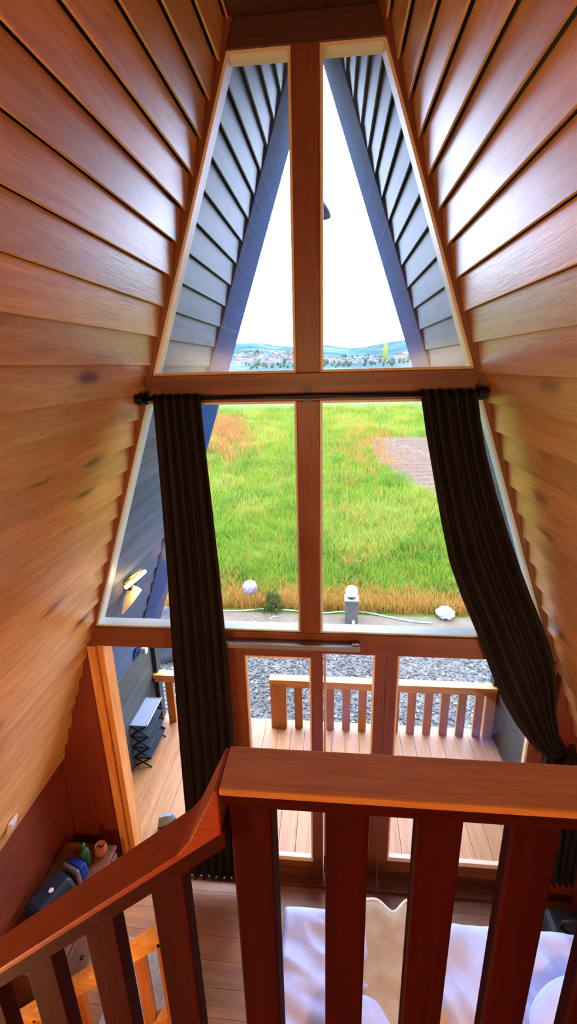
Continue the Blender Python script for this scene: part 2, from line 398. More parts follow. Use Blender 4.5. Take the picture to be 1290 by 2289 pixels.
# lower pale pine rail standing on the floor
r = empty('pine_railing', (-1.0, -1.2, 0), 'pale pine railing sloping down on the ground floor seen between the stair slats', 'railing')
sl2 = .917
zc = lambda x: 1.331+sl2*(x+.667)
mb = MB(); mb.prism([(-1.75, zc(-1.75)-.085), (-.60, zc(-.60)-.085), (-.60, zc(-.60)), (-1.75, zc(-1.75))], -1.26, -1.2); mb.build('cap_rail', M_pineX, r, .004)
zb = lambda x: .60+sl2*(x+.769)
mb = MB(); mb.prism([(-1.3, zb(-1.3)-.03), (-.60, zb(-.60)-.03), (-.60, zb(-.60)+.06), (-1.3, zb(-1.3)+.06)], -1.25, -1.2); mb.build('bottom_rail', M_pineX, r, .004)
for x in (-.745, -.92, -1.095, -1.27):
    mb = MB(); mb.prism([(x-.025, zb(x)), (x+.025, zb(x)), (x+.025, zc(x+.025)-.08), (x-.025, zc(x-.025)-.08)], -1.245, -1.205); mb.build('baluster', M_pineZ, r, .003)
mb = MB(); mb.box(-.64, -.58, -1.26, -1.2, 0, zc(-.6)-.08); mb.build('post', M_pineZ, r, .004)
mb = MB(); mb.box(-1.36, -1.30, -1.26, -1.2, 0, zc(-1.33)-.08); mb.build('post', M_pineZ, r, .004)

# ------------------------------------------------------------------ bed
r = empty('bed', (.8, -1.5, 0), 'low wooden double bed with a white mattress below the loft', 'bed')
mb = MB(); mb.box(-.10, 1.66, -2.5, -.60, .08, .26); mb.build('bed_base', M_bedwood, r, .01)
mb = MB(); mb.box(-.09, 1.65, -2.49, -.61, .26, .45); mb.build('mattress', M_duvet, r, .04)
for x in (-.04, 1.6):
    for y in (-2.44, -.66):
        mb = MB(); mb.box(x-.035, x+.035, y-.035, y+.035, 0, .08); mb.build('leg', M_bedwood, r)
def quilt(name, x0, x1, y0, y1, z, label, seed, amp=.02, ang=.6, freq=9, thick=.05, mat=M_duvet, cat='duvet', drop=True, wav=0., res=70):
    mb = MB(); vs = []
    nx = ny = res
    ca, sa = math.cos(ang), math.sin(ang)
    for i in range(ny+1):
        for j in range(nx+1):
            u, v = j/nx, i/ny
            x = x0+(x1-x0)*u; y = y0+(y1-y0)*v
            if wav:
                y += wav*math.sin(u*9+.6)*v**6 + wav*.5*math.sin(u*17+seed)*v**6
            a = (x*ca+y*sa)*freq; b = (-x*sa+y*ca)*freq*.28
            h = 1-abs(noise.noise((a, b, seed)))*2.2
            h = amp*max(h, -.2)+amp*.8*noise.noise((x*5, y*5, seed+3))
            e = min(u, 1-u, v, 1-v)*2
            edge = min(1, e/.10)
            zz = z-thick*(1-math.sqrt(max(0, 1-(1-edge)**2)))+h*edge
            vs.append((x, y, zz))
    w = nx+1
    mb.add(vs, [(i*w+j, i*w+j+1, (i+1)*w+j+1, (i+1)*w+j) for i in range(ny) for j in range(nx)])
    o = mb.build(name, mat, smooth=True, solid=.012)
    return tag(o, label, cat)
quilt('duvet', -.15, .36, -1.9, -.545, .515, 'white wrinkled duvet seen between the balustrade corner post and the beige throw', 1.7, .036, 1.15, 9)
quilt('duvet', .70, 1.60, -2.0, -.56, .520, 'white wrinkled duvet on the far side of the bed by the tied curtain', 5.2, .034, .35, 8)
o = quilt('throw_blanket', .30, .76, -1.9, -.50, .525, 'beige plush throw with a pale scalloped edge between the two white duvets', 9.1, .01, .9, 6, .03, M_throw, 'blanket', True, .03)
mb = MB(); pts = []
for k in range(41):
    u = k/40; y = -.50+.03*math.sin(u*9+.6)+.015*math.sin(u*17+9.1)
    pts.append((.305+.45*u, y, .512))
mb.tube(pts, .012, 8); mb.build('trim_cord', M_trimw, o, smooth=True)
def cushion(name, c, sx, sy, h, rot, label, cat, seed, mat=M_duvet):
    mb = MB(); vs = []; n = 36
    ca, sa = math.cos(rot), math.sin(rot)
    for side in (1, -1):
        for i in range(n+1):
            for j in range(n+1):
                u, v = j/n*2-1, i/n*2-1
                prof = max(0, (1-abs(u)**2.6))**.5*max(0, (1-abs(v)**2.6))**.5
                x, y = u*sx*math.sqrt(1-.42*v*v), v*sy*math.sqrt(1-.42*u*u)
                z = side*h*prof+.010*noise.noise((u*4+seed, v*4, side))*prof
                vs.append((c[0]+x*ca-y*sa, c[1]+x*sa+y*ca, c[2]+z))
    w = n+1; m = w*w; fs = []
    for i in range(n):
        for j in range(n):
            a = i*w+j; fs.append((a, a+1, a+w+1, a+w)); fs.append((m+a, m+a+w, m+a+w+1, m+a+1))
    mb.add(vs, fs)
    o = mb.build(name, mat, smooth=True)
    bm = bmesh.new(); bm.from_mesh(o.data); bmesh.ops.remove_doubles(bm, verts=bm.verts, dist=.0005); bm.to_mesh(o.data); bm.free()
    return tag(o, label, cat)
cushion('pillow', (.31, -1.25, .605), .17, .25, .075, .3, 'white pillow lying on the beige throw', 'pillow', 2)
cushion('pillow', (1.42, -1.12, .61), .30, .28, .08, .5, 'plump white crumpled pillow on the duvet near the tied curtain', 'pillow', 6)

# grey rug
mb = MB(); mb.box(-1.25, -.85, -1.0, -.52, .001, .012)
tag(mb.build('rug', M_rugg, bevel=.004), 'grey rug on the floor behind the pale pine railing', 'rug')

# things at the low wall, left corner
mb = None
r = empty('side_cabinet', (-1.65, -.5, 0), 'low dark wooden cabinet against the low wall in the corner', 'cabinet')
mb = MB(); mb.box(-1.83, -1.46, -.95, -.2, .04, .37); mb.build('body', M_bedwood, r, .004)
mb = MB(); mb.box(-1.845, -1.45, -.97, -.18, .37, .395); mb.build('cabinet_top', M_bedwood, r, .004)
for y0 in (-.94, -.565):
    mb = MB(); mb.box(-1.46, -1.445, y0, y0+.365, .06, .35); d = mb.build('door', M_bedwood, r, .003)
    mb = MB(); mb.tube([(-1.445, y0+.18, .2), (-1.425, y0+.18, .2)], .012, 10); mb.build('knob', M_black, d)
mb = MB(); mb.box(-1.82, -1.5, -.93, -.22, 0, .04); mb.build('plinth', M_blackmat, r)
M_bag = plain('bag_shell', S(30, 40, 52), .3)
M_bagblue = plain('bag_blue', S(20, 50, 130), .35)
r = empty('toiletry_bag', (-1.7, -.55, .4), 'dark blue-grey bag with a silver strip and bright blue end on the cabinet', 'bag')
def rbox(mb, c, sx, sy, sz, rot):
    ca, sa = math.cos(rot), math.sin(rot); vs = []
    for dx in (-1, 1):
        for dy in (-1, 1):
            for dz in (0, 1):
                k = .86 if dz else 1
                x, y = dx*sx*k, dy*sy*k; vs.append((c[0]+x*ca-y*sa, c[1]+x*sa+y*ca, c[2]+dz*sz))
    mb.add(vs, [(0, 1, 3, 2), (4, 6, 7, 5), (0, 4, 5, 1), (2, 3, 7, 6), (0, 2, 6, 4), (1, 5, 7, 3)]); return mb
rbox(MB(), (-1.70, -.60, .397), .085, .15, .13, -.35).build('body', M_bag, r, .03)
rbox(MB(), (-1.638, -.44, .405), .08, .013, .115, -.35).build('strip', M_steel, r, .005)
rbox(MB(), (-1.622, -.395, .40), .075, .03, .11, -.35).build('end_pocket', M_bagblue, r, .012)
mb = MB(); mb.lathe([(0, 0), (.014, 0), (.016, .006), (.0, .008)], (-1.68, -.60, .526), 12); mb.build('badge', M_white, r)
r = empty('green_bottle', (-1.60, -.33, .395), 'small green bottle behind the blue ended bag', 'bottle')
mb = MB(); mb.lathe([(0, 0), (.032, 0), (.035, .01), (.035, .11), (.028, .14), (.012, .155), (.012, .17)], (-1.60, -.33, .395), 20); mb.build('body', plain('green_plastic', S(20, 70, 34), .4), r, smooth=True)
mb = MB(); mb.lathe([(.014, .17), (.015, .195), (0, .196)], (-1.60, -.33, .395), 16); mb.build('cap', plain('green_cap', S(24, 80, 40), .4), r, smooth=True)
r = empty('clay_pot', (-1.54, -.25, .395), 'small round brown pot in the dark corner of the cabinet', 'pot')
mb = MB(); mb.lathe([(0, 0), (.03, 0), (.045, .03), (.045, .06), (.035, .08), (.038, .088), (.032, .088), (.03, .06), (0, .05)], (-1.53, -.25, .395), 24); mb.build('body', plain('clay', S(140, 70, 40), .6), r, smooth=True)

# wall socket on the sloping wall
r = empty('wall_socket', (-1.775, -.678, 1.19), 'small cream socket low on the sloping plank wall', 'socket')
n_ = Vector((1, 0, -.358)).normalized()
def tilted(mb, y0, y1, z0, z1, d0, d1, sgn=-1):
    pts = []
    for d in (d0, d1):
        for z in (z0, z1):
            for y in (y0, y1):
                pts.append((sgn*(hw(z)-.027-d), y, z-d*.358))
    mb.add(pts, [(0, 1, 3, 2), (4, 6, 7, 5), (0, 4, 5, 1), (2, 3, 7, 6), (0, 2, 6, 4), (1, 5, 7, 3)]); return mb
tilted(MB(), -.715, -.64, 1.15, 1.235, 0, .014).build('plate', M_cream, r, .003)
tilted(MB(), -.70, -.655, 1.165, 1.22, .014, .02).build('insert', M_white, r, .002)

# black bag on the floor at the other corner
r = empty('floor_bag', (1.7, -.3, 0), 'black bag standing on the floor below the curtain tail', 'bag')
mb = MB(); mb.box(1.55, 1.83, -.50, -.24, 0, .24); mb.build('body', M_blackmat, r, .04)
mb = MB(); mb.tube([(1.62, -.37, .23), (1.63, -.37, .29), (1.69, -.37, .31), (1.75, -.37, .29), (1.76, -.37, .23)], .009, 8); mb.build('handle', M_blackmat, r, smooth=True)

# ------------------------------------------------------------------ deck
mb = MB(); y = .06
x = -1.9
while x < 1.88:
    mb.box(x, min(x+.142, 1.9), .06, 1.69, -.09, -.05); x += .145
mb.box(-1.9, 1.9, 1.62, 1.69, -.4, -.09)
struct(mb.build('deck_floor', M_deck, bevel=.002), 'light wooden deck in front of the glazed gable', 'floor')
def deck_rail(x0, x1, first, label, posts):
    r = empty('deck_railing', ((x0+x1)/2, 1.6, -.05), label, 'railing', 'pine railings along the deck edge')
    mb = MB(); mb.box(x0, x1, 1.555, 1.66, .525, .572); mb.build('cap_rail', M_pineX, r, .005)
    mb = MB(); mb.box(x0+.01, x1-.01, 1.575, 1.63, .47, .525); mb.build('rail', M_pineX, r, .003)
    for a, b in posts:
        mb = MB(); mb.box(a, b, 1.555, 1.645, -.05, .525); mb.build('post', M_pineZ, r, .004)
    x = first
    while x+.085 < posts[-1][0]-.02:
        mb = MB(); mb.box(x, x+.085, 1.57, 1.61, -.05, .47); mb.build('baluster', M_pineZ, r, .003); x += .1713
deck_rail(-.54, 1.815, -.272, 'pine deck railing of many slats between the deck and the gravel', [(-.53, -.36), (1.72, 1.81)])
deck_rail(-1.825, -1.02, -1.7, 'short pine deck railing beside the shoe rack', [(-1.11, -1.03)])

# shoe rack
r = empty('shoe_rack', (-1.76, 1.15, -.05), 'black four tier folding rack with a grey top on the deck', 'rack')
M_shelf = plain('rack_grey', S(140, 148, 160), .4); M_shelfd = plain('rack_dark', S(64, 70, 80), .4)
zs = [.06, .19, .32, .45]
for i, z in enumerate(zs):
    top = i == 3
    mb = MB(); mb.box(-1.84, -1.66, .945, 1.345, z-.008, z)
    sh = mb.build('shelf', M_shelf if top else M_shelfd, r)
    mb = MB()
    for x in (-1.845, -1.655): mb.tube([(x, .94, z+.006), (x, 1.35, z+.006)], .007, 8)
    for y in (.94, 1.35): mb.tube([(-1.845, y, z), (-1.655, y, z)], .006, 8)
    mb.build('shelf_rail', M_steel if top else M_black, sh)
for y in (.945, 1.345):
    for a, b in ((0, 1), (1, 0)):
        mb = MB(); xs = (-1.84, -1.66)
        pts = [(xs[a], y, -.05), (xs[b], y, zs[0]), (xs[a], y, zs[1]), (xs[b], y, zs[2]), (xs[a], y, zs[3])]
        for p, q in zip(pts, pts[1:]): mb.tube([p, q], .008, 8)
        mb.build('leg', M_black, r)

# shoe on the deck
r = empty('shoe', (-1.29, .37, -.05), 'grey shoe on the deck just outside the open doorway', 'shoe')
def shoe_mesh(k, z0, z1, tp):
    mb = MB(); vs = []; n = 20
    for zz, sc in ((z0, 1), (z1, tp)):
        for i in range(n):
            a = 2*math.pi*i/n; lx = .085*math.cos(a)*sc; ly = (.032+.006*math.cos(a))*math.sin(a)*sc
            c_, s_ = math.cos(.75), math.sin(.75)
            vs.append((-1.30+lx*c_-ly*s_, .36+lx*s_+ly*c_, zz+(.03 if (zz == z1 and math.cos(a) < 0 and k) else 0)))
    fs = [[i, (i+1) % n, n+(i+1) % n, n+i] for i in range(n)]+[list(range(n))[::-1], [n+i for i in range(n)]]
    mb.add(vs, fs); return mb
shoe_mesh(0, -.05, -.025, 1).build('sole', M_blackmat, r, .004)
shoe_mesh(1, -.025, .04, .72).build('upper', fabric('shoe_grey', S(120, 126, 130), S(150, 155, 158)), r, .012)

# wall lamp on the overhang lining
M_glow = emit('warm_tube', (1, .62, .22, 1), 9)
M_amber = emit('amber_shade', (.9, .58, .28, 1), .45)
r = empty('wall_lamp', (-1.36, .45, 2.25), 'lit amber wall lamp on the grey overhang lining', 'lamp')
mb = MB(); mb.box(-1.43, -1.355, .40, .50, 2.19, 2.27); mb.build('bracket', M_black, r, .004)
mb = MB(); mb.tube([(-1.325, .27, 2.285), (-1.335, .62, 2.245)], .016, 12); mb.build('tube', M_glow, r, smooth=True)
mb = MB(); mb.tube([(-1.35, .30, 2.305), (-1.36, .60, 2.27)], .012, 10); mb.build('reflector', plain('brass', S(190, 140, 60), .3, .9), r, smooth=True)
mb = MB(); mb.tube([(-1.355, .475, 2.18), (-1.385, .40, 2.11), (-1.41, .32, 2.04)], [.05, .036, .006], 16); mb.build('lamp_shade', M_amber, r, smooth=True)

# white spot light on the corner post
r = empty('white_spotlight', (-1.78, 1.30, 1.1), 'small white box light at the edge of the overhang above the shoe rack', 'light')
mb = MB(); mb.box(-1.775, -1.725, 1.27, 1.33, 1.03, 1.10); mb.build('housing', M_white, r, .006)
mb = MB(); mb.box(-1.765, -1.735, 1.264, 1.27, 1.045, 1.085); mb.build('lens', plain('lens', S(180, 180, 176), .2), r)
mb = MB(); mb.box(-1.80, -1.775, 1.285, 1.315, 1.05, 1.08); mb.build('bracket', M_white, r)

# pendant outside
r = empty('pendant_lamp', (.02, 1.5, 4.83), 'small bell shaped pendant lamp hanging outside from the ridge', 'lamp')
PX, PY = .018, 1.45
mb = MB(); mb.lathe([(.084, 4.83), (.084, 4.845), (.07, 4.88), (.045, 4.915), (.03, 4.94), (.024, 4.965), (0, 4.967)], (PX, PY, 0), 28)
mb.build('lamp_shade', plain('shade_grey', S(150, 170, 205), .5), r, smooth=True, solid=.003)
mb = MB(); mb.lathe([(0, 4.832), (.03, 4.84), (.04, 4.865), (.03, 4.89), (0, 4.90)], (PX, PY, 0), 20); mb.build('bulb', plain('bulb_white', S(240, 240, 235), .3), r, smooth=True)
mb = MB(); mb.tube([(PX, PY, 4.96), (PX, PY, 6.08)], .005, 6); mb.build('cord', M_black, r)
mb = MB(); mb.lathe([(.03, 4.962), (.026, 4.985), (.012, 4.995), (0, 4.996)], (PX, PY, 0), 16); mb.build('lamp_cap', M_white, r, smooth=True)
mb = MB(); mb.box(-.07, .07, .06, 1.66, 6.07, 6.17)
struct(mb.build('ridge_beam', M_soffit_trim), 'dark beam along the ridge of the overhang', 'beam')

# ------------------------------------------------------------------ outside ground
def mat_gravel():
    m, nt, b, L = newmat('gravel'); v = coords(nt)
    vo = nt.nodes.new('ShaderNodeTexVoronoi'); vo.inputs['Scale'].default_value = 38; L(v, vo.inputs['Vector'])
    n = noise_n(nt, v, 1.2, 3)
    col = ramp(nt, vo.outputs['Color'], [(.1, D(74, 72, 64, .5)), (.5, D(110, 106, 94, .38)), (.9, D(166, 160, 146, .5))])
    L(mixc(nt, .5, col, ramp(nt, n, [(.3, D(92, 90, 82, .38)), (.7, D(120, 122, 116, .42))])), b.inputs['Base Color'])
    b.inputs['Roughness'].default_value = .7; bump(nt, b, vo.outputs['Distance'], .8, .02); return m
mb = MB(); mb.box(-14, 14, -9, 4.30, -.5, -.4)
struct(mb.build('gravel_ground', mat_gravel()), 'grey gravel yard beyond the deck', 'ground')
def mat_soil(name, a, c, sc=6):
    m, nt, b, L = newmat(name); v = coords(nt)
    n = noise_n(nt, v, sc, 8, .65); L(ramp(nt, n, [(.3, a), (.7, c)]), b.inputs['Base Color']); b.inputs['Roughness'].default_value = .95
    bump(nt, b, n, .5, .02); return m
mb = MB(); mb.box(-14, 14, 4.30, 4.66, -.5, -.395)
struct(mb.build('soil_strip', mat_soil('soil', D(140, 118, 92, .34), D(166, 142, 112, .36), 9)), 'bare grey soil strip between gravel and grass', 'ground')

def mat_field():
    m, nt, b, L = newmat('field_grass'); v = coords(nt)
    n1 = noise_n(nt, v, .25, 6, .6); n2 = noise_n(nt, v, 3, 6, .65)
    col = ramp(nt, n1, [(.32, D(128, 160, 56, .25)), (.5, D(144, 176, 58, .26)), (.68, D(164, 178, 80, .27))])
    col = mixc(nt, .6, col, ramp(nt, n2, [(.3, (.55, .6, .5, 1)), (.65, (1.05, 1.02, 1, 1))]), 'MULTIPLY')
    L(col, b.inputs['Base Color']); b.inputs['Roughness'].default_value = .9; b.inputs['Specular IOR Level'].default_value = .15
    bump(nt, b, n2, .6, .15); return m
M_field = mat_field()
mb = MB(); mb.add([(-500, 4.66, -.4), (500, 4.66, -.4), (500, 352, -.4), (-500, 352, -.4)], [(0, 1, 2, 3)])
struct(mb.build('field_ground', M_field), 'wide green meadow running to the far village', 'field')

# blades of grass, dry edge, red weeds
def blades(name, n, place, h0, h1, wid, mats, label, cat, lean=.5, spread=.12, per=9):
    vs, fs, mi = [], [], []
    for _ in range(n):
        x, y, sc, k = place()
        for _ in range(per):
            a = random.uniform(0, 2*math.pi); d = random.uniform(0, spread)*sc
            bx, by = x+math.cos(a)*d, y+math.sin(a)*d
            h = random.uniform(h0, h1)*sc; ln = random.uniform(.1, lean)*h
            b = random.uniform(0, 2*math.pi); lx, ly = math.cos(b)*ln, math.sin(b)*ln
            w = wid*sc*random.uniform(.6, 1.2); c = random.uniform(0, math.pi); wx, wy = math.cos(c)*w, math.sin(c)*w
            o = len(vs)
            vs += [(bx-wx, by-wy, -.4), (bx+wx, by+wy, -.4), (bx+lx*.45+wx*.7, by+ly*.45+wy*.7, -.4+h*.62), (bx+lx*.45-wx*.7, by+ly*.45-wy*.7, -.4+h*.62), (bx+lx, by+ly, -.4+h)]
            fs += [(o, o+1, o+2, o+3), (o+3, o+2, o+4)]; mi += [k, k]
    me = bpy.data.meshes.new(name); me.from_pydata(vs, [], fs)
    for m in mats: me.materials.append(m)
    me.polygons.foreach_set('material_index', mi)
    o = bpy.data.objects.new(name, me); C.objects.link(o)
    return tag(o, label, cat, None, 'stuff')
def leafmat(name, col):
    m, nt, b, L = newmat(name)
    b.inputs['Base Color'].default_value = col; b.inputs['Roughness'].default_value = .7; b.inputs['Specular IOR Level'].default_value = .2
    tr = nt.nodes.new('ShaderNodeBsdfTranslucent'); tr.inputs[0].default_value = col
    mx = nt.nodes.new('ShaderNodeMixShader'); mx.inputs[0].default_value = .35
    L(b.outputs[0], mx.inputs[1]); L(tr.outputs[0], mx.inputs[2]); L(mx.outputs[0], nt.nodes['Material Output'].inputs[0]); return m
G = [leafmat('grass_a', D(160, 190, 50, .42)), leafmat('grass_b', D(134, 172, 50, .42)), leafmat('grass_c', D(186, 198, 70, .42)), leafmat('grass_dry', D(222, 160, 72, .5)), leafmat('grass_red', D(206, 132, 76, .5))]
def in_plot(x, y): return 2.0+max(0, (17.5-y))*.27 < x < 9 and 12.2 < y < 25.2
def place_field():
    while True:
        t = random.random(); y = 5.25*(46/5.25)**t
        x = random.uniform(-.62, .50)*(y+2.6)
        if in_plot(x, y): continue
        nz = noise.noise((x*.35, y*.22, 3.1)); nz2 = noise.noise((x*.9, y*.6, 9.))
        k = 2 if nz > .18 else (1 if nz2 > .1 else 0)
        if random.random() < .04 or (y < 7 and nz2 > .3 and random.random() < .5): k = 3
        return x, y, (y/5.0)**.5*(1+.4*nz2), k
blades('grass', 15000, place_field, .09, .21, .007, G, 'long green meadow grass', 'grass', .8, .2)
def place_dry():
    x = random.uniform(-3.6, 3.6)
    y = 4.79+abs(random.gauss(0, .36))+.06*noise.noise((x*2, 0, 0))
    return x, y, random.uniform(.6, 1.1), 3 if random.random() < .8 else (2 if random.random() < .6 else 4)
blades('dry_grass', 3600, place_dry, .10, .24, .006, G, 'dry straw coloured grass edging the meadow', 'grass', .7, .12)
def place_red():
    y = random.gauss(29, 5); x = -.228*(y+2.6)+random.gauss(-.2, .75)
    return x, y, 1.6, 4 if random.random() < .8 else 3
blades('reddish_weeds', 420, place_red, .22, .42, .014, G, 'patch of reddish weeds in the meadow', 'weeds', .6, .3)
def place_pale():
    y = random.gauss(22, 5); x = random.gauss(.07, .035)*(y+2.6)
    return x, y, 1.5, 3 if random.random() < .7 else 4
blades('straw_weeds', 150, place_pale, .2, .36, .010, G, 'patch of straw coloured weeds beside the plot', 'weeds', .6, .3)

# ploughed plot with ridges
M_plot = mat_soil('plot_soil', D(120, 88, 62), D(150, 112, 80), 3)
mb = MB(); ny = 150; rows = []
for i in range(ny+1):
    y = 12.0+13.2*i/ny
    xl = 2.05+max(0, 17.5-y)*.25; xr = 9.2
    z = -.36+.06*math.sin(y*2*math.pi/.66)
    if i in (0, ny): z = -.42
    rows.append([(xl+(xr-xl)*j/24, y+.25*math.sin(j*.25), z if 0 < j < 24 else -.42) for j in range(25)])
mb.add([p for r_ in rows for p in r_], [(i*25+j, i*25+j+1, (i+1)*25+j+1, (i+1)*25+j) for i in range(ny) for j in range(24)])
struct(mb.build('vegetable_plot', M_plot, smooth=True), 'brown ploughed vegetable plot with ridges in the meadow', 'field')
def place_seed():
    t = random.random(); return 3.0+2.6*t+random.gauss(0, .12), 24-8.0*t+random.gauss(0, .3), 1, 0
blades('pale_stalks', 70, place_seed, .08, .2, .02, [leafmat('stalk_pale', D(222, 208, 186))], 'pale dry stalks scattered across the ploughed plot', 'stalks', 1.2, .2, 5)

# gravel stones
def stones(name, n, xr, yr, s0, s1, mats, label, cat, z=-.4):
    ph = (1+5**.5)/2
    iv = [Vector(p).normalized() for p in [(-1, ph, 0), (1, ph, 0), (-1, -ph, 0), (1, -ph, 0), (0, -1, ph), (0, 1, ph), (0, -1, -ph), (0, 1, -ph), (ph, 0, -1), (ph, 0, 1), (-ph, 0, -1), (-ph, 0, 1)]]
    it = [(0, 11, 5), (0, 5, 1), (0, 1, 7), (0, 7, 10), (0, 10, 11), (1, 5, 9), (5, 11, 4), (11, 10, 2), (10, 7, 6), (7, 1, 8), (3, 9, 4), (3, 4, 2), (3, 2, 6), (3, 6, 8), (3, 8, 9), (4, 9, 5), (2, 4, 11), (6, 2, 10), (8, 6, 7), (9, 8, 1)]
    vs, fs, mi = [], [], []
    for _ in range(n):
        s = random.uniform(s0, s1)*random.uniform(.6, 1); x, y = random.uniform(*xr), random.uniform(*yr); o = len(vs); k = random.choices(range(len(mats)), [5, 5, 1][:len(mats)])[0]
        a, b, c = random.uniform(.7, 1.3), random.uniform(.7, 1.3), random.uniform(.5, .9)
        R = Matrix.Rotation(random.uniform(0, 6.3), 3, 'Z') @ Matrix.Rotation(random.uniform(-.6, .6), 3, 'X')
        for p in iv:
            q = R @ Vector((p.x*a*s, p.y*b*s, p.z*c*s)); vs.append((x+q.x, y+q.y, z+q.z+s*.25))
        fs += [[i+o for i in t] for t in it]; mi += [k]*20
    me = bpy.data.meshes.new(name); me.from_pydata(vs, [], fs)
    for m in mats: me.materials.append(m)
    me.polygons.foreach_set('material_index', mi)
    o = bpy.data.objects.new(name, me); C.objects.link(o); return tag(o, label, cat, None, 'stuff')
GS = [plain('stone_mid', D(114, 118, 104, .36), .6), plain('stone_dark', D(78, 78, 70, .36), .6), plain('stone_pale', D(190, 186, 170, .45), .6)]
stones('gravel', 9000, (-2.6, 2.7), (1.72, 4.3), .012, .03, GS, 'loose grey gravel stones beyond the deck', 'gravel')
stones('pale_chips', 16, (-1.45, -.75), (4.36, 4.62), .015, .035, [plain('chip', D(206, 190, 168, .3), .6)], 'pale stone chips on the soil strip below the shrub', 'stones', -.395)

# garden hose
hp = [(-3.5, 4.70), (-1.75, 4.66), (-1.09, 4.77), (-.69, 4.75), (-.05, 4.68), (.30, 4.74), (.69, 4.74), (1.17, 4.57), (1.5, 4.47), (1.78, 4.45)]
pts = []
for i in range(len(hp)-1):
    p0, p1, p2, p3 = [Vector(hp[max(0, min(len(hp)-1, i+k))]) for k in (-1, 0, 1, 2)]
    for k in range(8):
        t = k/8
        q = .5*((2*p1)+(p2-p0)*t+(2*p0-5*p1+4*p2-p3)*t*t+(3*p1-p0-3*p2+p3)*t**3); pts.append((q.x, q.y, -.38))
pts.append((hp[-1][0], hp[-1][1], -.38))
mb = MB(); mb.tube(pts, .015, 8)
tag(mb.build('garden_hose', plain('hose_green', S(130, 178, 150), .4), smooth=True), 'pale green garden hose lying along the meadow edge', 'hose')

# stone lamp pillar with glass globe
r = empty('globe_lamp', (.45, 4.42, -.4), 'grey stone pillar lamp topped with a clear glass globe', 'lamp')
M_stone = mat_soil('pillar_stone', D(104, 104, 96, .42), D(128, 128, 118, .42), 12)
mb = MB(); mb.box(.34, .55, 4.36, 4.57, -.40, .02); mb.build('pillar', M_stone, r, .006)
mb = MB(); mb.box(.325, .565, 4.345, 4.585, .02, .045); mb.build('pillar_cap', plain('cap_pale', D(190, 190, 184), .5), r, .004)
mb = MB(); mb.lathe([(.07, .045), (.07, .06), (.05, .075), (0, .075)], (.445, 4.465, 0), 20); mb.build('collar', M_black, r, smooth=True)
def sphere(c, rad, nu=28, nv=18, f=None):
    mb = MB(); vs = []
    for i in range(nv+1):
        th = math.pi*i/nv
        for j in range(nu):
            a = 2*math.pi*j/nu; d = Vector((math.sin(th)*math.cos(a), math.sin(th)*math.sin(a), math.cos(th)))
            k = rad*(f(d) if f else 1); vs.append((c[0]+d.x*k, c[1]+d.y*k, c[2]+d.z*k))
    mb.add(vs, [(i*nu+j, i*nu+(j+1) % nu, (i+1)*nu+(j+1) % nu, (i+1)*nu+j) for i in range(nv) for j in range(nu)]); return mb
m, nt, b, L = newmat('globe_glass'); b.inputs['Base Color'].default_value = (.86, .92, .96, 1); b.inputs['Transmission Weight'].default_value = .75; b.inputs['Roughness'].default_value = .06
sphere((.445, 4.465, .16), .105).build('globe', m, r, smooth=True)
mb = MB(); mb.lathe([(0, .075), (.02, .08), (.03, .13), (.025, .17), (0, .19)], (.445, 4.465, 0), 16); mb.build('bulb', M_white, r, smooth=True)
mb = MB(); mb.box(.455, .50, 4.345, 4.36, -.39, -.33); mb.build('tag_plate', M_white, r)

# hydrangea-like flower ball on a stem, with shrub
r = empty('flower_head', (-1.27, 4.95, -.4), 'round pink and white flower head standing at the meadow edge', 'flower')
mb = MB(); FC = Vector((-1.35, 4.85, .0))
for i in range(260):
    z = 1-2*(i+.5)/260; a = i*2.39996; rr = math.sqrt(1-z*z); d = Vector((rr*math.cos(a), rr*math.sin(a), z))
    p = FC+d*.125*random.uniform(.9, 1.06); t1 = d.orthogonal().normalized(); t1 = Matrix.Rotation(random.uniform(0, 6), 3, d) @ t1; t2 = d.cross(t1)
    s = .022
    mb.add([p+t1*s, p+t2*s*.8+d*.008, p-t1*s, p-t2*s*.8+d*.008, p+d*.004], [(0, 1, 4), (1, 2, 4), (2, 3, 4), (3, 0, 4)], 0 if z > -.1+random.uniform(-.5, .5) else 1)
mb.build('petals', [leafmat('petal_white', D(240, 232, 238, .42)), leafmat('petal_pink', D(216, 160, 214, .42))], r)
mb = MB(); mb.tube([(-1.32, 4.88, -.4), (-1.34, 4.86, -.2), (-1.35, 4.85, -.06)], .01, 8); mb.build('stem', leafmat('stem_green', S(90, 120, 50)), r)
def bush(name, c, n, rad, h, mats, label, cat):
    r = empty(name, c, label, cat)
    mb = MB()
    for i in range(n):
        a = random.uniform(0, 6.28); t = random.random(); d = rad*math.sqrt(random.random())*(1-.5*t)
        p = Vector((c[0]+math.cos(a)*d, c[1]+math.sin(a)*d, c[2]+.03+h*t)); s = random.uniform(.02, .045)
        u = Vector((random.uniform(-1, 1), random.uniform(-1, 1), random.uniform(-.2, 1))).normalized(); v = u.orthogonal().normalized()
        mb.add([p-u*s, p+v*s*.4, p+u*s, p-v*s*.4], [(0, 1, 2, 3)], random.randrange(len(mats)))
    mb.build('foliage', mats, r)
    mb = MB()
    for k in range(5):
        a = k*1.26; mb.tube([(c[0], c[1], c[2]), (c[0]+math.cos(a)*rad*.5, c[1]+math.sin(a)*rad*.5, c[2]+h*.7)], .006, 6)
    mb.build('stem', plain('twig', S(80, 70, 40), .8), r)
    return r
bush('shrub', (-.93, 4.72, -.4), 420, .2, .36, [leafmat('shrub_a', D(86, 112, 40)), leafmat('shrub_b', D(112, 128, 48))], 'small dark green shrub at the hose near the flower head', 'shrub')

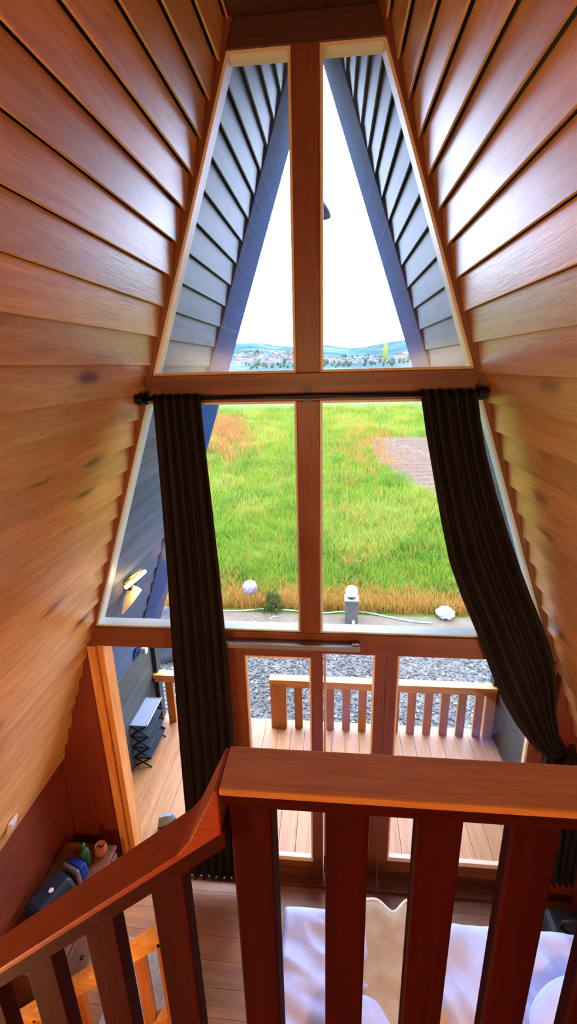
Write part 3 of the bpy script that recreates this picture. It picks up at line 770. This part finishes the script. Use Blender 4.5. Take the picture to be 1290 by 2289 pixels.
# crumpled white bag
o = sphere((2.04, 4.66, -.31), .15, 40, 26, lambda d: (1+.25*noise.noise(d*3.0+Vector((4, 1, 7)))+.12*noise.noise(d*8))*(1 if d.z > -.3 else .8)*(1-.25*abs(d.z))).build('plastic_bag', plain('bag_white', D(225, 232, 240, .4), .35), smooth=False)
tag(o, 'crumpled white plastic bag at the end of the hose', 'bag')
# dark boulder beyond the short railing
o = sphere((-2.55, 3.55, -.25), .5, 40, 26, lambda d: 1+.22*noise.noise(d*1.8+Vector((2, 8, 1)))+.08*noise.noise(d*6)).build('boulder', mat_soil('boulder_dark', D(52, 54, 60, .42), D(80, 82, 88, .42), 4), smooth=True)
tag(o, 'dark grey boulder on the gravel beyond the short deck railing', 'boulder')

# ------------------------------------------------------------------ hills, village
crest_t = [(-.70, 62), (-.30, 66), (-.17, 69), (-.135, 62), (-.117, 57), (-.08, 55), (-.03, 58), (.0, 55), (.03, 47), (.06, 50), (.10, 58), (.16, 66), (.25, 72), (.7, 70)]
def crest(r):
    for (a, za), (b, zb) in zip(crest_t, crest_t[1:]):
        if r <= b: return za+(zb-za)*max(0, min(1, (r-a)/(b-a)))
    return 70
def hz(r, Y):
    t = max(0, (Y-360)/940); x = r*Y
    s = t if t < 1 else 1-.4*(t-1)
    return -.4+crest(r)*s+min(1, t*3)*(5*noise.noise((x*.006, Y*.006, 1))+1.6*noise.noise((x*.025, Y*.025, 2)))
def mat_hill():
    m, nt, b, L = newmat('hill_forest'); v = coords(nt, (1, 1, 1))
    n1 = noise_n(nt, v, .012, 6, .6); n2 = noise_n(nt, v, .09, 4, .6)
    col = ramp(nt, n1, [(.35, D(84, 134, 140, .24)), (.52, D(104, 156, 150, .26)), (.66, D(150, 180, 168, .3))])  # distance haze painted into the forest as pale teal
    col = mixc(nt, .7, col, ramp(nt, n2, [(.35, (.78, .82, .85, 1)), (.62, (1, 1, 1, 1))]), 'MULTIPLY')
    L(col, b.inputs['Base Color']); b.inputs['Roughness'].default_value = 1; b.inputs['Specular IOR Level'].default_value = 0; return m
mb = MB(); NX, NY = 150, 70; vs = []
for i in range(NY+1):
    Y = 350+1250*i/NY
    for j in range(NX+1):
        rr = -.7+1.4*j/NX; vs.append((rr*Y, Y, hz(rr, Y)))
mb.add(vs, [(i*(NX+1)+j, i*(NX+1)+j+1, (i+1)*(NX+1)+j+1, (i+1)*(NX+1)+j) for i in range(NY) for j in range(NX)])
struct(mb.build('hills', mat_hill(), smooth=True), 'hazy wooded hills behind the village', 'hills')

WHITES = [plain('house_white', D(236, 236, 238, .2), .7), plain('house_cream', D(230, 220, 206, .19), .7)]
ROOFS = [plain('roof_red', D(170, 120, 104, .2), .8), plain('roof_grey', D(160, 160, 166, .16), .8)]
WIN = plain('house_window', S(90, 100, 116), .3)
def house_mesh(k, w, d, h):
    mb = MB(); mb.box(-w/2, w/2, -d/2, d/2, -3, h, 0)
    mb.prism([(-w/2-.5, h), (w/2+.5, h), (0, h+w*.22)], -d/2-.5, d/2+.5, 1)
    for fl in range(max(1, int(h//3))):
        for q in range(3):
            x = -w/2+w*(q+.5)/3; mb.box(x-.6, x+.6, -d/2-.06, -d/2, fl*3+.9, fl*3+2.3, 2)
    return mb.build('house', [WHITES[k % 2], ROOFS[(k//2) % 2], WIN])
protos = [house_mesh(k, w, d, h) for k, (w, d, h) in enumerate([(9, 9, 6), (12, 9, 5), (8, 10, 8), (14, 10, 7), (10, 8, 4)])]
spots = []
def near(x, y, dmin):
    return any(abs(x-a) < dmin and abs(y-b) < dmin for a, b in spots)
used = [False]*5
HL = 'small pale house in the far village below the hills'
tries = 0
for zone, n in (((-.125, -.055, 490, 640), 62), ((-.20, -.125, 480, 600), 26), ((-.05, .02, 480, 580), 16), ((.0, .045, 480, 560), 26), ((.045, .085, 480, 540), 10), ((-.108, -.06, 640, 740), 14), ((.12, .17, 500, 600), 8)):
    c = 0; tries = 0
    while c < n and tries < 1500:
        tries += 1
        rr = random.uniform(zone[0], zone[1]); Y = random.uniform(zone[2], zone[3]); x = rr*Y
        if near(x, Y, 8.5): continue
        spots.append((x, Y)); k = random.randrange(5)
        o = protos[k] if not used[k] else protos[k].copy()
        if used[k]: C.objects.link(o)
        used[k] = True
        o.location = (x, Y, hz(rr, Y)+.3); o.rotation_euler = (0, 0, random.uniform(-.5, .5))
        s = random.uniform(.36, .62); o.scale = (s, s, s)
        tag(o, HL, 'house', 'houses of the far village'); c += 1
for k in range(5):
    if not used[k]: bpy.data.objects.remove(protos[k])
TM = [plain('tree_dark', D(74, 124, 118, .26), 1, 0, .1), plain('tree_mid', D(92, 142, 110, .26), 1, 0, .1), plain('tree_pale', D(170, 184, 92), 1, 0, .1)]  # dark and mid crowns have the teal of distance haze mixed in
TR = plain('tree_trunk', S(80, 66, 54), .9)
def tree_proto(k, tall):
    mb = MB(); n, q = 14, 9
    vs = []
    for i in range(q+1):
        th = math.pi*i/q
        for j in range(n):
            a = 2*math.pi*j/n; d = Vector((math.sin(th)*math.cos(a), math.sin(th)*math.sin(a), math.cos(th)))
            f = 1+.35*noise.noise(d*2.2+Vector((k*7, 0, 0))); vs.append((d.x*3*f, d.y*3*f, 5.0*tall/1.3+d.z*3.4*tall*f))
    mb.add(vs, [(i*n+j, i*n+(j+1) % n, (i+1)*n+(j+1) % n, (i+1)*n+j) for i in range(q) for j in range(n)], 0)
    mb.tube([(0, 0, -1), (0, 0, 3)], .35, 6, 1)
    return mb.build('tree', [TM[0 if k < 2 else 1], TR], smooth=True)
tps = [tree_proto(k, t) for k, t in enumerate((1., 1.5, .9, 1.2))]
tu = [False]*4
for i in range(150):
    rr = random.uniform(-.2, .2); Y = random.uniform(400, 470) if i < 95 else random.uniform(478, 720)
    if near(rr*Y, Y, 3.4 if i < 95 else 7): continue
    spots.append((rr*Y, Y))
    k = random.randrange(4); o = tps[k] if not tu[k] else tps[k].copy()
    if tu[k]: C.objects.link(o)
    tu[k] = True
    s = random.uniform(.3, .55); o.location = (rr*Y, Y, hz(rr, Y)); o.scale = (s, s, s); o.rotation_euler = (0, 0, random.uniform(0, 6))
    tag(o, 'small dark tree among the houses of the far village', 'tree', 'trees of the far village')
p = tree_proto(3, 2.4); p.data.materials[0] = TM[2]; p.location = (.102*470, 470, hz(.102, 470)); p.scale = (.75, .75, 1.0)
tag(p, 'tall pale yellow-green poplar at the edge of the village', 'tree')

# ------------------------------------------------------------------ light
w = bpy.data.worlds.new('sky'); bpy.context.scene.world = w; w.use_nodes = True
nt = w.node_tree; bg = nt.nodes['Background']
bg.inputs[0].default_value = (.76, .92, 1.32, 1); bg.inputs[1].default_value = 10.0
def lamp(name, loc, energy, col, rad, label):
    l = bpy.data.lights.new(name, 'POINT'); l.energy = energy; l.color = col; l.shadow_soft_size = rad
    o = bpy.data.objects.new(name, l); C.objects.link(o); o.location = loc; return o
lamp('loft_lamp', (.0, -4.7, 3.47), 160, (1, .64, .31), .12, '')  # unseen warm light added behind the camera to brighten the walls
lamp('wall_light_under_loft', (-1.40, -2.2, 1.70), 95, (1, .62, .30), .07, '')  # unseen warm light added for the low left wall and pine railing
lamp('wall_light_under_loft', (1.42, -2.2, 1.70), 80, (1, .62, .30), .07, '')  # unseen counterpart added to warm the low right wall
lamp('wall_lamp_glow', (-1.25, .45, 2.2), 3, (1, .6, .25), .04, '')

# ------------------------------------------------------------------ camera
cam = bpy.data.cameras.new('camera'); co = bpy.data.objects.new('camera', cam); C.objects.link(co)
cam.sensor_fit = 'VERTICAL'; cam.sensor_height = 36; cam.lens = 1040/2289*36
cam.clip_start = .02; cam.clip_end = 4000
W = [[0.995299, 0.006092, -0.09666], [0.094072, -0.2982, 0.949856], [-0.023037, -0.954484, -0.297371]]
Mx = Matrix(((W[0][0], -W[0][1], -W[0][2], .1378), (W[1][0], -W[1][1], -W[1][2], -2.6), (W[2][0], -W[2][1], -W[2][2], 3.75), (0, 0, 0, 1)))
co.matrix_world = Mx
sc = bpy.context.scene; sc.camera = co
vs_ = sc.view_settings; vs_.view_transform = 'Standard'; vs_.look = 'None'; vs_.gamma = 1; vs_.exposure = 0.13
try: vs_.use_curve_mapping = False
except Exception: pass
sc.cycles.max_bounces = 10; sc.cycles.diffuse_bounces = 5; sc.cycles.transparent_max_bounces = 12
sc.cycles.sample_clamp_indirect = 6; sc.cycles.use_denoising = True
